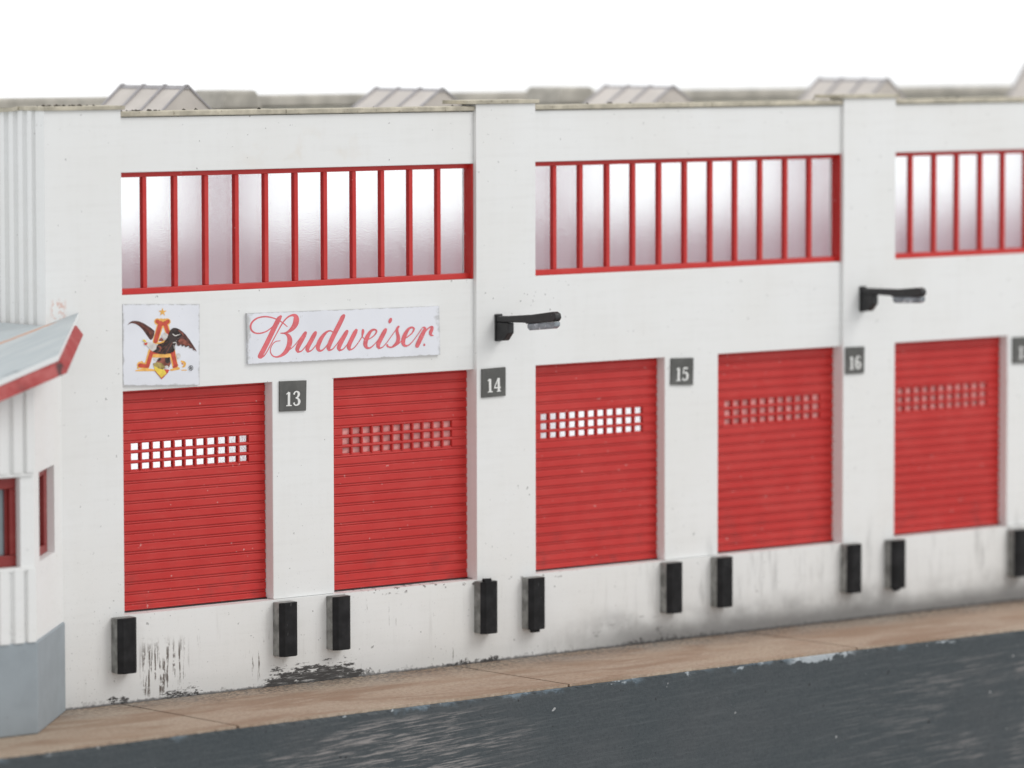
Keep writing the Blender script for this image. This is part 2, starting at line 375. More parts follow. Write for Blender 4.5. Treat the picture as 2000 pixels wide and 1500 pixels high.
class Ink:
    """flat printed artwork; artwork units are mapped to the sign face by f(u, v) -> (x, z)"""
    def __init__(s, f, y): s.f = f; s.y = y; s.mb = MB(); s.k = 0
    def pt(s, u, v):
        x, z = s.f(u, v); s.k += 1
        return (x, s.y - s.k * 1e-6, z)
    def stroke(s, P, smooth=True, cap=True):
        Q = crom(P) if smooth and len(P) > 2 else crom(P[:2], 4) if len(P) == 2 else P
        L, R = [], []
        for i, (u, v, w) in enumerate(Q):
            a = Q[max(i - 1, 0)]; b = Q[min(i + 1, len(Q) - 1)]
            dx, dy = b[0] - a[0], b[1] - a[1]; d = math.hypot(dx, dy) or 1
            nx, ny = -dy / d * w / 2, dx / d * w / 2
            L.append(s.mb.bm.verts.new(s.pt(u + nx, v + ny))); R.append(s.mb.bm.verts.new(s.pt(u - nx, v - ny)))
        for i in range(len(Q) - 1): s.mb.bm.faces.new((L[i], L[i + 1], R[i + 1], R[i]))
        if cap:
            for (u, v, w) in (Q[0], Q[-1]): s.disc(u, v, w / 2 * .98, w / 2 * .98)
        s.k += 40
    def disc(s, u, v, ru, rv, n=14, skew=0):
        s.k += 6
        k0 = s.k; vs = []
        for i in range(n):
            a = 2 * math.pi * i / n; s.k = k0
            vs.append(s.mb.bm.verts.new(s.pt(u + ru * math.cos(a) - skew * rv * math.sin(a), v + rv * math.sin(a))))
        s.mb.bm.faces.new(vs); s.k = k0 + 6
    def poly(s, P):
        k0 = s.k; vs = []
        for (u, v) in P:
            s.k = k0; vs.append(s.mb.bm.verts.new(s.pt(u, v)))
        s.mb.bm.faces.new(vs); s.k = k0 + 10
    def build(s, name, mat, parent):
        bm = s.mb.bm
        bm.normal_update()
        bmesh.ops.triangulate(bm, faces=[f for f in bm.faces if len(f.verts) > 4], ngon_method='EAR_CLIP')
        for f in bm.faces:
            f.normal_update()
            if f.normal.y > 0: f.normal_flip()
        return s.mb.build(name, mat, parent, recalc=False)

# ------------------------------------------------------------------ dimensions
P = 7.555                                    # bay period
ZG, ZD, ZT, WB, WT, ZW, ZP = -4.12, -2.875, .25, 1.59, 3.293, 4.06, 4.167
YW, YP = .03, -.03                           # wall face, pier face
XL = -8.40                                   # left end of the long front
XR = 23.0
bays = [-7.12 + P * k for k in range(4)]     # left end of each bay between piers
BW = 6.41                                    # bay width
DW = 2.66                                    # door width

def edge_y(x):
    pts = [(-16, -2.95), (-11, -2.84), (-7.3, -2.73), (-2.3, -2.66), (1.8, -2.54), (5, -2.49), (9, -2.53), (27, -2.55)]
    for (a, ya), (b, yb) in zip(pts, pts[1:]):
        if a <= x <= b: return ya + (yb - ya) * (x - a) / (b - a)
    return -2.6

# ------------------------------------------------------------------ setting
rnd = random.Random(3)
jit = [rnd.uniform(-.012, .012) for _ in range(2000)]
def ej(i): return jit[i] + .6 * jit[i // 3 + 500]
mb = MB(); step = .06
joints = [-13.1, -7.18, -1.165, 4.76, 10.73, 16.7, 26]
for a, b in zip([-16] + joints, joints):
    n = max(2, int((b - a) / step)); xs = [a + .022 + (b - a - .044) * i / n for i in range(n + 1)]
    F = [mb.bm.verts.new((x, edge_y(x) + .004 + ej(int((x + 16) / step)), ZG)) for x in xs]
    B = [mb.bm.verts.new((x, 8.8, ZG)) for x in xs]
    F2 = [mb.bm.verts.new((v.co.x, v.co.y, ZG - .035)) for v in F]
    B2 = [mb.bm.verts.new((v.co.x, v.co.y, ZG - .035)) for v in B]
    for i in range(n):
        mb.bm.faces.new((F[i], F[i + 1], B[i + 1], B[i])); mb.bm.faces.new((F2[i + 1], F2[i], F[i], F[i + 1]))
        if False: pass
    for U, W in ((F, B), (F2, B2)): pass
    mb.bm.faces.new((F[0], B[0], B2[0], F2[0])); mb.bm.faces.new((F[-1], F2[-1], B2[-1], B[-1]))
o = mb.build('pavement', 'pave'); tag(o, 'tan brown pavement strip with dark joints along the foot of the white wall', None, None, 'structure')
mb = MB(); n = int(42 / step); xs = [-16 + 42 * i / n for i in range(n + 1)]
rows = []
for (dy, z) in ((.10, ZG - .0372), (.0, ZG - .0372), (-.012, ZG - .05), (-.016, ZG - .08), (-.016, -9.2)):
    rows.append([mb.bm.verts.new((x, edge_y(x) + dy + (ej(i) if z > ZG - .06 else 0), z)) for i, x in enumerate(xs)])
rows.insert(0, [mb.bm.verts.new((x, 8.9, ZG - .0372)) for x in xs])
rows.append([mb.bm.verts.new((x, 8.9, -9.2)) for x in xs])
for r0, r1 in zip(rows, rows[1:]):
    for i in range(n): mb.bm.faces.new((r0[i], r1[i], r1[i + 1], r0[i + 1]))
for i in range(n): mb.bm.faces.new((rows[-1][i], rows[0][i], rows[0][i + 1], rows[-1][i + 1]))
mb.bm.faces.new([r[0] for r in rows]); mb.bm.faces.new([r[-1] for r in rows][::-1])
o = mb.build('ground_base', 'slate'); tag(o, 'dark slate painted front of the base board, scratched and chipped along its edge', None, None, 'structure')

# ------------------------------------------------------------------ warehouse
wh = empty('warehouse', (0, 0, ZG), 'long white warehouse with red roller doors and red barred windows above a loading dock', 'building')
xs = [bays[0]]
def is_open(x, z):
    for k, b in enumerate(bays[:3]):
        if b - .001 < x < b + BW:
            if WB < z < WT: return True
            if ZD < z < ZT and (b < x < b + DW or b + 3.77 < x < b + BW): return True
    return False
def is_pier(x): return any(b + BW - .004 < x < b + P + .004 for b in [bays[0] - P] + bays)
br = set([XR])
for b in bays:
    br |= {b, b + DW, b + 3.77, b + BW, b + BW - .0, }
    br |= {b + P} if b + P < XR else set()
br = sorted(q for q in br if q <= XR)
br = [q for i, q in enumerate(br) if i == 0 or q - br[i - 1] > 1e-4]
mb = MB()
mb.grid(br, [ZD + .003, ZT, WB, WT, ZW], lambda x, z: not is_open(x, z) and not any(b + BW < x < b + P for b in [bays[0] - P] + bays) and x > bays[0], YW, .36)
mb.build('wall', 'white', wh, bevel=.010)
# reveals are cut tight: thin cheeks close the 4 mm the grid leaves beside the piers
mb = MB(); mb.box(XL, XR, YP, .42, ZG + .002, ZD); d = mb.build('dock_wall', 'white', wh)
for i, x0 in enumerate([XL] + [b + BW for b in bays[:3]]):
    x1 = -7.12 + P * i
    mb = MB(); mb.box(x0, x1, YP, .30 if i else .10, ZD, ZP); pl = mb.build('pilaster', 'white', wh)
    mb = MB(); l = .02 if i == 0 else (.17 if i == 1 else .10)
    mb.prism([(x0 - l, -.03 if i else -.07, ZP + .003), (x0 - l * .4, -.075, ZP + .003), (x1 + .05, -.07, ZP + .003), (x1 + .05, .55, ZP + .003), (x0 - l, .55, ZP + .003)], (0, 0, .055))
    mb.build('cap', 'coping', pl, bevel=.006)
for k, b in enumerate(bays):
    cuts = [b + .01, b + [.92, .35, 1.5, 2][k], b + [2.9, 3.6, 3.2, 3][k], min(b + BW - .01, XR)]
    mb = MB()
    for j, (a, c) in enumerate(zip(cuts, cuts[1:])):
        mb.box(a + (.006 if j else 0), c, YP + .012 + .006 * (j % 2), .5, ZW + .012, ZW + .078 + .004 * ((j + k) % 2))
    mb.build('coping', 'coping', wh, bevel=.012)

# roller doors with pierced light panels
NS = 22; PS = (ZT - ZD) / NS
def door(b0, thick=.07):
    mb = MB(); x0, x1 = b0 + .004, b0 + DW - .006
    y0, yb = .20, .20 + thick
    cx = (x0 + x1) / 2; span = 2.06; hw = .158; pit = (span - hw) / 10
    mb.box(x0, x1, y0 + .018, yb - .01, ZD + .004, ZT - PS * 7.9)              # body behind the slats, below the panel
    mb.box(x0, x1, y0 + .018, yb - .01, ZT - PS * 4.95, ZT + .05)              # and above it
    for k in range(NS):
        zt = ZT - PS * k
        mb.box(x0, x1, y0 + .004, y0 + .0181 if not 5 <= k <= 7 else yb - .008, zt - .036, zt - .013)   # narrow bead
        if 5 <= k <= 7:
            cur = x0
            for c in range(11):
                hx = cx - span / 2 + pit * c
                mb.box(cur, hx, y0 - .004, yb - .004, zt - PS + .001, zt - .044); cur = hx + hw
            mb.box(cur, x1, y0 - .004, yb - .004, zt - PS + .001, zt - .044)
            mb.box(x0, x1, y0 + .012, yb - .012, zt - .046, zt + .003)
        else:
            mb.box(x0, x1, y0 - .004, y0 + .0181, zt - PS + .001, zt - .044)                           # broad slat
    mb.box(x0, x1, y0 - .01, y0 + .018, ZD + .022, ZD + .04)
    d = mb.build('roller_door', 'red', wh, bevel=.007, seg=2)
    sl = MB(); sl.box(x0, x1, y0 - .02, y0 + .012, ZD + .001, ZD + .021); sl.build('bottom_shadow_strip', 'lampb', d)  # black strip standing in for the shadow gap under the door
    g = MB(); yb = .325 if thick > .06 else .2515
    g.box(b0 + .1, b0 + DW - .1, yb, yb + .017, ZT - PS * 9, ZT - PS * 4); g.build('light_panel', 'glass' if thick > .06 else 'blind', d)
    return d
for k, b in enumerate(bays[:3]):
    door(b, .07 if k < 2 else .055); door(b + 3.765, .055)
# barred clerestory windows
mun = [-6.601 + .5312 * i for i in range(11)]
for k, b in enumerate(bays[:3]):
    mb = MB(); o_ = P * k; l, r = b + .006, b + BW - .005
    mb.box(l, r, .13, .21, WT - .07, WT - .001)
    mb.box(l, r, .11, .22, WB + .001, WB + .085)
    mb.box(r - .025, r, .032, .24, WB + .0015, WT - .0015)
    mb.box(l, l + .07, .13, .21, WB + .085, WT - .07)
    for i, x in enumerate(mun):
        j = rnd.uniform(-.008, .008)
        v = mb.box(x + o_ - .036 + j, x + o_ + .036 + j, .125, .205, WB + .085, WT - .07)
    w = mb.build('window', 'red', wh, bevel=.008)
    g = MB(); g.box(l, r - .026, .221, .243, WB + .03, WT - .03); g.build('pane', 'glass', w)

# shell behind the front
mb = MB()
rx = [XL, -6.2, -5.6, .2, 1.1, 7.2, 7.95, 13.5, 14.5, 20.6, 21.4, XR]
piers = [(-6.2, -5.6), (.2, 1.1), (7.2, 7.95), (13.5, 14.5), (20.6, 21.4)]
bx = sorted(set(rx + [-1.95, 1.06, 7.55, 10.45]))
def rsol(x, z):
    if 1.90 < z < 3.80 and not any(a < x < c for a, c in piers) and XL + .3 < x < XR - .3: return False
    if -2.9 < z < .2 and (-1.95 < x < 1.06 or 7.55 < x < 10.45): return False
    return True
bx = sorted(set(bx + [XL + .3, XR - .3]))
mb.grid(bx, [ZG + .003, -2.9, .2, 1.90, 3.80, 3.88], rsol, 8.0, 8.25)
mb.build('rear_wall', 'inner', wh)
mb = MB(); mb.box(XR - .3, XR, .37, 7.99, ZG + .003, 3.88); mb.build('end_wall', 'inner', wh)
mb = MB(); mb.box(XL + .35, XR, .47, 8.3, 3.935, 3.99); mb.build('roof', 'gravel', wh)
mb = MB(); mb.box(XL + .35, XR - .305, .47, 7.995, 3.885, 3.93); mb.build('ceiling_panel', 'white', wh)
mb = MB(); mb.box(XL + .3, XR, 8.05, 8.3, 3.9925, 4.20)
mb.build('roof_parapet', 'parapet', wh, bevel=.05)
# ribbed end wall of the warehouse, facing left
mb = MB(); mb.box(XL + .05, XL + .30, .105, 7.99, ZG + .003, ZP)
yy = .47
mb.box(XL + .012, XL + .06, .102, .20, ZG + .003, ZP)
y = .25
while y < 7.9:
    mb.prism([(XL + .052, y, ZG + .003), (XL - .0, y + .03, ZG + .003), (XL - .0, y + .125, ZG + .003), (XL + .052, y + .155, ZG + .003)], (0, 0, ZP - ZG - .004)); y += .224
mb.build('ribbed_end_wall', 'white', wh)
mb = MB()
prev = None
for (y, dz) in ((.0, 0), (.65, -.012), (1.0, -.03), (1.6, -.05), (8.2, -.06)):
    ring = [mb.bm.verts.new((x, y, ZP + z + dz)) for (x, z) in ((XL - .05, .003), (XL + .34, .003), (XL + .34, .057), (XL - .05, .057))]
    if y > 0.01 or prev:
        for i in range(4): mb.bm.faces.new((prev[i], prev[(i + 1) % 4], ring[(i + 1) % 4], ring[i]))
    else: mb.bm.faces.new(ring)
    prev = ring
mb.bm.faces.new(prev[::-1])
for v in mb.bm.verts:
    if v.co.y < .01: v.co.y = .552
mb.build('side_coping', 'coping', wh)

# rooftop skylights: ridged lanterns running back across the roof
def skylight(x, ztop, yf):
    h = ztop - 3.992; L = 1.65; w = .52
    mb = MB()
    mb.prism([(x - w, yf, 3.992), (x + w, yf, 3.992), (x, yf, ztop)], (0, L, 0))
    s = mb.build('skylight', 'sky', wh)
    for i in range(4):
        y = yf + L * i / 3 - .02; mb = MB(); q = .027
        mb.prism([(x - w, y, 3.993), (x, y, ztop + .003), (x + w, y, 3.993), (x + w + q, y, 3.993), (x + .02, y, ztop + .03), (x - .02, y, ztop + .03), (x - w - q, y, 3.993)], (0, .045, 0))
        mb.build('rib', 'skyrib', s)
    mb = MB(); mb.prism([(x - .06, yf - .02, ztop - .04), (x, yf - .02, ztop + .012), (x + .06, yf - .02, ztop - .04)], (0, L + .04, 0)); mb.build('ridge_cap', 'skyrib', s)
for (x, zt, yf) in ((-3.02, 4.415, 4.0), (1.96, 4.32, 4.0), (6.86, 4.315, 4.0), (11.8, 4.40, 4.0), (17.0, 4.62, 4.0)):
    skylight(x, zt, yf)
for (x, y, w, h) in ((-.02, 6.6, .85, .31), (7.05, 6.6, .95, .30)):
    mb = MB(); mb.prism([(x - w / 2, y, 3.992), (x + w / 2, y, 3.992), (x + w / 2 - .12, y, 3.992 + h), (x - w / 2 + .12, y, 3.992 + h)], (0, .9, 0))
    mb.build('roof_hatch', 'parapet', wh, bevel=.05)
# loose grit lying on the copings
mb = MB()
for i in range(70):
    x = rnd.choice([rnd.uniform(-8.3, -6.0), rnd.uniform(-6.8, -6.3), rnd.uniform(-7, 12), rnd.uniform(-8.3, -7.6)])
    zz = (ZP + .058 if any(b + BW < x < b + P for b in [bays[0] - P] + bays) else ZW + .082)
    r = rnd.uniform(.012, .035); y = rnd.uniform(.05, .4)
    v = [mb.bm.verts.new((x + r * math.cos(a) * rnd.uniform(.6, 1.6), y + r * math.sin(a), zz + rnd.uniform(0, .004))) for a in (0, 1.3, 2.6, 3.9, 5.1)]
    t = mb.bm.verts.new((x, y, zz + r * .9))
    for a in range(5): mb.bm.faces.new((v[a], v[(a + 1) % 5], t))
    mb.bm.faces.new(v[::-1])
g = mb.build('roof_grit', plain('dark_grit', (.07, .06, .05), .9, .1, .5, 9), wh); g['kind'] = 'stuff'

# ------------------------------------------------------------------ office annex at the left
ax0, ay0 = -9.66, -1.54; AXL = -13.2
an = empty('office_annex', (-10.5, -.8, ZG), 'white ribbed office annex with a grey plinth and a sloping grey roof edged in red', 'building')
def roof_z(x, y):
    # measured sheet: falls to the left, front edge droops a little faster
    zb = 1.38 + .262 * (x + 7.87); zf = .978 + .308 * (x + 9.53)
    t = max(0, min(1, -y / 1.95)); return zb + (zf - zb) * t
ch = Vector((1, 1, 0)).normalized(); cn = Vector((1, -1, 0)).normalized()      # chamfer direction and outward normal
PZ = -2.875
# front wall with window opening
wx0, wx1, wz0, wz1 = -11.9, -9.885, -1.86, -.655
mb = MB()
mb.grid([AXL, wx0, wx1, ax0], [PZ, wz0, wz1, -.25], lambda x, z: not (wx0 < x < wx1 and wz0 < z < wz1), ay0, ay0 + .18)
mb.prism([(AXL, ay0, -.249), (ax0, ay0, -.249), (ax0, ay0, roof_z(ax0, -1.5) - .12), (AXL, ay0, roof_z(AXL, -1.5) - .12)], (0, .18, 0))
# chamfer wall in pieces round its window
LC = 2.12
def cpt(u, d, z): return Vector((ax0, ay0, 0)) + ch * u - cn * d + Vector((0, 0, z))
def cbox(m_, u0, u1, d0, d1, z0, z1, zt=None):
    m_.prism([cpt(u0, d0, z0), cpt(u1, d0, z0), cpt(u1, d0, z1 if zt is None else zt), cpt(u0, d0, z1)], -cn * (d1 - d0))
cu0, cu1, cz0, cz1 = .36, 1.50, -1.84, -.64
mb2 = MB()
cbox(mb, .0, LC - .005, 0, .2, PZ, cz0); cbox(mb, .0, LC - .005, 0, .2, cz1, roof_z(ax0, -1.5) - .13, roof_z(-8.2, 0) - .10)
cbox(mb, .0, cu0, 0, .2, cz0, cz1); cbox(mb, cu1, LC - .005, 0, .2, cz0, cz1)
mb2.bm.free()
# battens on the front face above and below the window band
for (z0, z1) in ((PZ + .002, wz0 - .03), (-.60, roof_z(ax0 - .1, -1.5) - .15)):
    mb.prism([(ax0 - .012, ay0 + .002, z0), (ax0 - .02, ay0 - .05, z0), (ax0 - .140, ay0 - .05, z0), (ax0 - .152, ay0 + .002, z0)], (0, 0, z1 - z0))
x = ax0 - .20
while x > AXL + .1:
    for (z0, z1) in ((PZ + .002, wz0 - .03), (-.60, roof_z(x - .15, -1.5) - .15)):
        mb.prism([(x, ay0 + .002, z0), (x - .012, ay0 - .05, z0), (x - .150, ay0 - .05, z0), (x - .178, ay0 + .002, z0)], (0, 0, z1 - z0))
    x -= .233
mb.box(AXL, ax0 - .02, ay0 - .03, ay0 + .001, wz1 + .012, wz1 + .05)
mb.box(AXL, ax0 - .02, ay0 - .03, ay0 + .001, wz0 - .05, wz0 - .012)
mb.box(AXL, XL - .05, 3.8, 4.0, ZG + .003, -.2); mb.box(AXL, AXL + .2, ay0 + .19, 3.79, ZG + .003, roof_z(AXL, 0) - .2)
mb.build('wall', 'white', an)
def frame_window(pts_of, name='window'):
    pass
# front window
mb = MB(); yf = ay0 + .09
for (a, b2, c, d_) in ((wx0, wx1, wz1 - .16, wz1), (wx0, wx1, wz0, wz0 + .16), (wx1 - .11, wx1, wz0 + .16, wz1 - .16), (wx0, wx0 + .14, wz0 + .16, wz1 - .16)):
    mb.box(a + .002, b2 - .002, yf, yf + .085, c + .002, d_ - .002)
for (a, b2) in ((wx1 - .15, wx1 - .11), (wx0 + .14, wx0 + .23)): mb.box(a, b2, yf + .045, yf + .085, wz0 + .16, wz1 - .16)
w = mb.build('window', 'dred', an, bevel=.012)
mb = MB(); mb.box(wx0 + .1, wx1 - .08, yf + .0855, yf + .1, wz0 + .1, wz1 - .1); mb.build('pane', 'darkglass', w)
mb = MB()
cbox(mb, cu0 + .003, cu1 - .003, .10, .19, cz1 - .12, cz1 - .003); cbox(mb, cu0 + .003, cu1 - .003, .10, .19, cz0 + .003, cz0 + .12)
cbox(mb, cu0 + .003, cu0 + .14, .10, .19, cz0 + .12, cz1 - .12); cbox(mb, cu1 - .22, cu1 - .003, .10, .19, cz0 + .12, cz1 - .12)
w = mb.build('window', 'dred', an, bevel=.01)
mb = MB(); cbox(mb, cu0 + .1, cu1 - .1, .192, .20, cz0 + .1, cz1 - .1); mb.build('pane', 'darkglass', w)
# plinth
mb = MB(); e = .03
mb.prism([(AXL, ay0 - e, ZG + .003), (ax0 + e * .41, ay0 - e, ZG + .003), tuple(Vector((ax0 + e * .41, ay0 - e, ZG + .003)) + ch * (LC - .03)),
          tuple(cpt(LC - .02, .2, ZG + .003)), (ax0 - .1, ay0 + .25, ZG + .003), (AXL, ay0 + .25, ZG + .003)], (0, 0, PZ - ZG - .004))
mb.build('plinth', 'plinth', an, bevel=.02)
# roof sheet with flared red fascia
def rp(x, y, dz=0): return (x, y, roof_z(x, y) + dz)
Ct = (-9.53, -1.95); K = (-7.86, -.034)
top = [(AXL - .4, -1.95), Ct, K, (XL - .06, -.034), (XL - .06, 3.9), (AXL - .4, 3.9)]
mb = MB()
A = [mb.bm.verts.new(rp(*p)) for p in top]; B = [mb.bm.verts.new(rp(p[0], p[1], -.075)) for p in top]
Q = [mb.bm.verts.new(rp(AXL - .4, -.034)), mb.bm.verts.new(rp(AXL - .4, -.034, -.075))]
mb.bm.faces.new((A[0], A[1], A[3], Q[0])); mb.bm.faces.new((A[1], A[2], A[3])); mb.bm.faces.new((Q[0], A[3], A[4], A[5]))
mb.bm.faces.new((B[1], B[0], Q[1], B[3])); mb.bm.faces.new((B[2], B[1], B[3])); mb.bm.faces.new((B[3], Q[1], B[5], B[4]))
for i in range(5): mb.bm.faces.new((A[i], B[i], B[i + 1], A[i + 1]))
mb.bm.faces.new((A[0], Q[0], Q[1], B[0])); mb.bm.faces.new((Q[0], A[5], B[5], Q[1]))
rf = mb.build('roof', 'rooftop', an)
d2 = (Vector((K[0], K[1], 0)) - Vector((Ct[0], Ct[1], 0))); l2 = d2.length; d2.normalize(); n2 = Vector((d2.y, -d2.x, 0))
def fpt(t, o_, dz):
    q = Vector((Ct[0], Ct[1], 0)) + d2 * t + n2 * o_
    b_ = Vector((Ct[0], Ct[1], 0)) + d2 * t
    return Vector((q.x, q.y, roof_z(b_.x, b_.y) + dz))
mb = MB()
t1 = l2 * .80
c_top, c_bot = fpt(0, .035, -.055), fpt(0, .115, -.235)
s0 = [fpt(0.03, .03, -.078), fpt(t1, .03, -.076), fpt(t1 + .06, .115, -.215), fpt(.0, .115, -.235)]
mb.prism(s0, -n2 * .05)
fl = [(AXL - .4, -1.98), (-9.53 + .03, -1.98)]
s1 = [Vector((AXL - .4, -1.975, roof_z(AXL - .4, -1.95) - .08)), Vector((-9.515, -1.975, roof_z(-9.53, -1.95) - .078)), Vector((-9.455, -2.055, roof_z(-9.53, -1.95) - .235)), Vector((AXL - .4, -2.055, roof_z(AXL - .4, -1.95) - .245))]
mb.prism(s1, (0, .05, 0))
mb.build('fascia', 'fascia', rf, bevel=.008)

# ------------------------------------------------------------------ dock bumpers
bxs = [(-7.355, .0, 0), (-4.525, -.01, 0), (-3.555, .0, 0), (-.775, -.0, 1), (.155, -.015, 2), (2.94, .0, 0), (3.995, .005, 0), (6.79, .005, 0), (7.775, -.0, 2), (10.61, -.03, 0)]
bl = ['black dock bumper nearest the grey plinth of the annex', 'black dock bumper under plate 13, just right of the first red door',
      'dusty black dock bumper at the near lower corner of the red door beside plate 14', 'black dock bumper with a burr on top, directly below plate 14',
      'black dock bumper with a torn lower edge, below the near wall lamp', 'black dock bumper under plate 15 at the end of the third red door',
      'black dock bumper at the near corner of the red door between plates 15 and 16', 'black dock bumper directly below plate 16',
      'blurred black dock bumper at the near lower corner of the farthest red door', 'black dock bumper cut by the edge of the photo below plate 17']
z0, z1 = -3.665, -2.89
root = empty('dock_bumper', (0, YP, z0), bl[0], 'bumper', 'black dock bumpers along the dock wall')
mb = MB(); mb.box(.002, .32, YP - .145, YP - .001, z0, z1); mb.build('backing_block', 'block', root, bevel=.012)
mb = MB(); c = .065
mb.prism([(0, YP - .148, z0 - .004), (0, YP - .158, z0 - .004), (c, YP - .148 - c, z0 - .004), (.325 - c, YP - .148 - c, z0 - .004), (.325, YP - .158, z0 - .004), (.325, YP - .148, z0 - .004)], (0, 0, z1 - z0 + .0))
mb.build('rubber_pad', 'pad', root, bevel=.02, seg=3)
for i, (x, dz, burr) in enumerate(bxs):
    b = root if i == 0 else copy_tree(root)
    b.location = (x, YP, z0 + dz); b['label'] = bl[i]
    if burr:
        mb = MB(); zz = (z1 + dz - .004) if burr == 1 else (z0 + dz - .045)
        v = mb.box(x + .06, x + .2, YP - .18, YP - .12, zz, zz + .045); 
        mb.bm.verts.ensure_lookup_table()
        for q in mb.bm.verts: q.co += Vector((rnd.uniform(-.015, .015), rnd.uniform(-.01, .01), rnd.uniform(-.012, .012)))
        mb.build('rubber_burr', 'pad', b, bevel=.006)

# ------------------------------------------------------------------ wall lamps
def lamp(x, z, tilt, label):
    r = empty('wall_lamp', (x, YP, z), label, 'wall lamp', 'black gooseneck lamps on the piers')
    t = .058
    def pr(pts, name, par, mat, w, bev):
        mb = MB(); mb.prism([(x - w, YP - (s if s < .3 else .3 + (s - .3) * .86), z + q) for s, q in pts], (2 * w, 0, 0)); return mb.build(name, mat, par, bevel=bev, seg=3)
    pr([(.001, -.01), (.035, -.02), (.035, .385), (.001, .39)], 'wall_plate', r, 'lampb', .07, .012)
    pr([(.036, .0), (.20, .0), (.31, .12), (.31, .27), (.036, .27)], 'bracket', r, 'lampb', t, .015)
    pr([(.036, .2705), (.75, .27 + .6 * tilt), (.78, .255 + .6 * tilt), (1.50, .29 + 1.5 * tilt), (1.56, .34 + 1.5 * tilt), (1.54, .41 + 1.5 * tilt), (1.46, .435 + 1.5 * tilt), (.9, .385 + tilt), (.2, .365), (.036, .36)], 'arm', r, 'lampb', t + .005, .02)
    pr([(.80, .256 + .65 * tilt), (1.535, .288 + 1.5 * tilt), (1.53, .225 + 1.5 * tilt), (1.46, .19 + 1.4 * tilt), (.86, .16 + .7 * tilt), (.80, .195 + .65 * tilt)], 'lens', r, 'lens', t, .02)
    return r
lamp(-.30, .672, .03, 'black gooseneck wall lamp on the pier above plate 14')
lamp(7.255, .805, -.01, 'black gooseneck wall lamp on the farther pier above plate 16')

# ------------------------------------------------------------------ signs
def sign(name, corners, y0, y1, mat, label, cat, group=None):
    """corners TL TR BR BL in (x, z)"""
    bm = bmesh.new(); uv = bm.loops.layers.uv.new('UVMap')
    cx = sum(c[0] for c in corners) / 4; cz = sum(c[1] for c in corners) / 4
    F = [bm.verts.new((c[0] - cx, y1 - y0, c[1] - cz)) for c in corners]; B = [bm.verts.new((c[0] - cx, 0, c[1] - cz)) for c in corners]
    f = bm.faces.new(F)
    for l, q in zip(f.loops, ((0, 1), (1, 1), (1, 0), (0, 0))): l[uv].uv = q
    bm.faces.new(B[::-1])
    for i in range(4): bm.faces.new((F[i], F[(i + 1) % 4], B[(i + 1) % 4], B[i]))
    bmesh.ops.recalc_face_normals(bm, faces=bm.faces)
    me = bpy.data.meshes.new(name); bm.to_mesh(me); bm.free(); me.materials.append(M[mat])
    o = bpy.data.objects.new(name, me); COL.objects.link(o); o.location = (cx, y0, cz)
    return tag(o, label, cat, group)

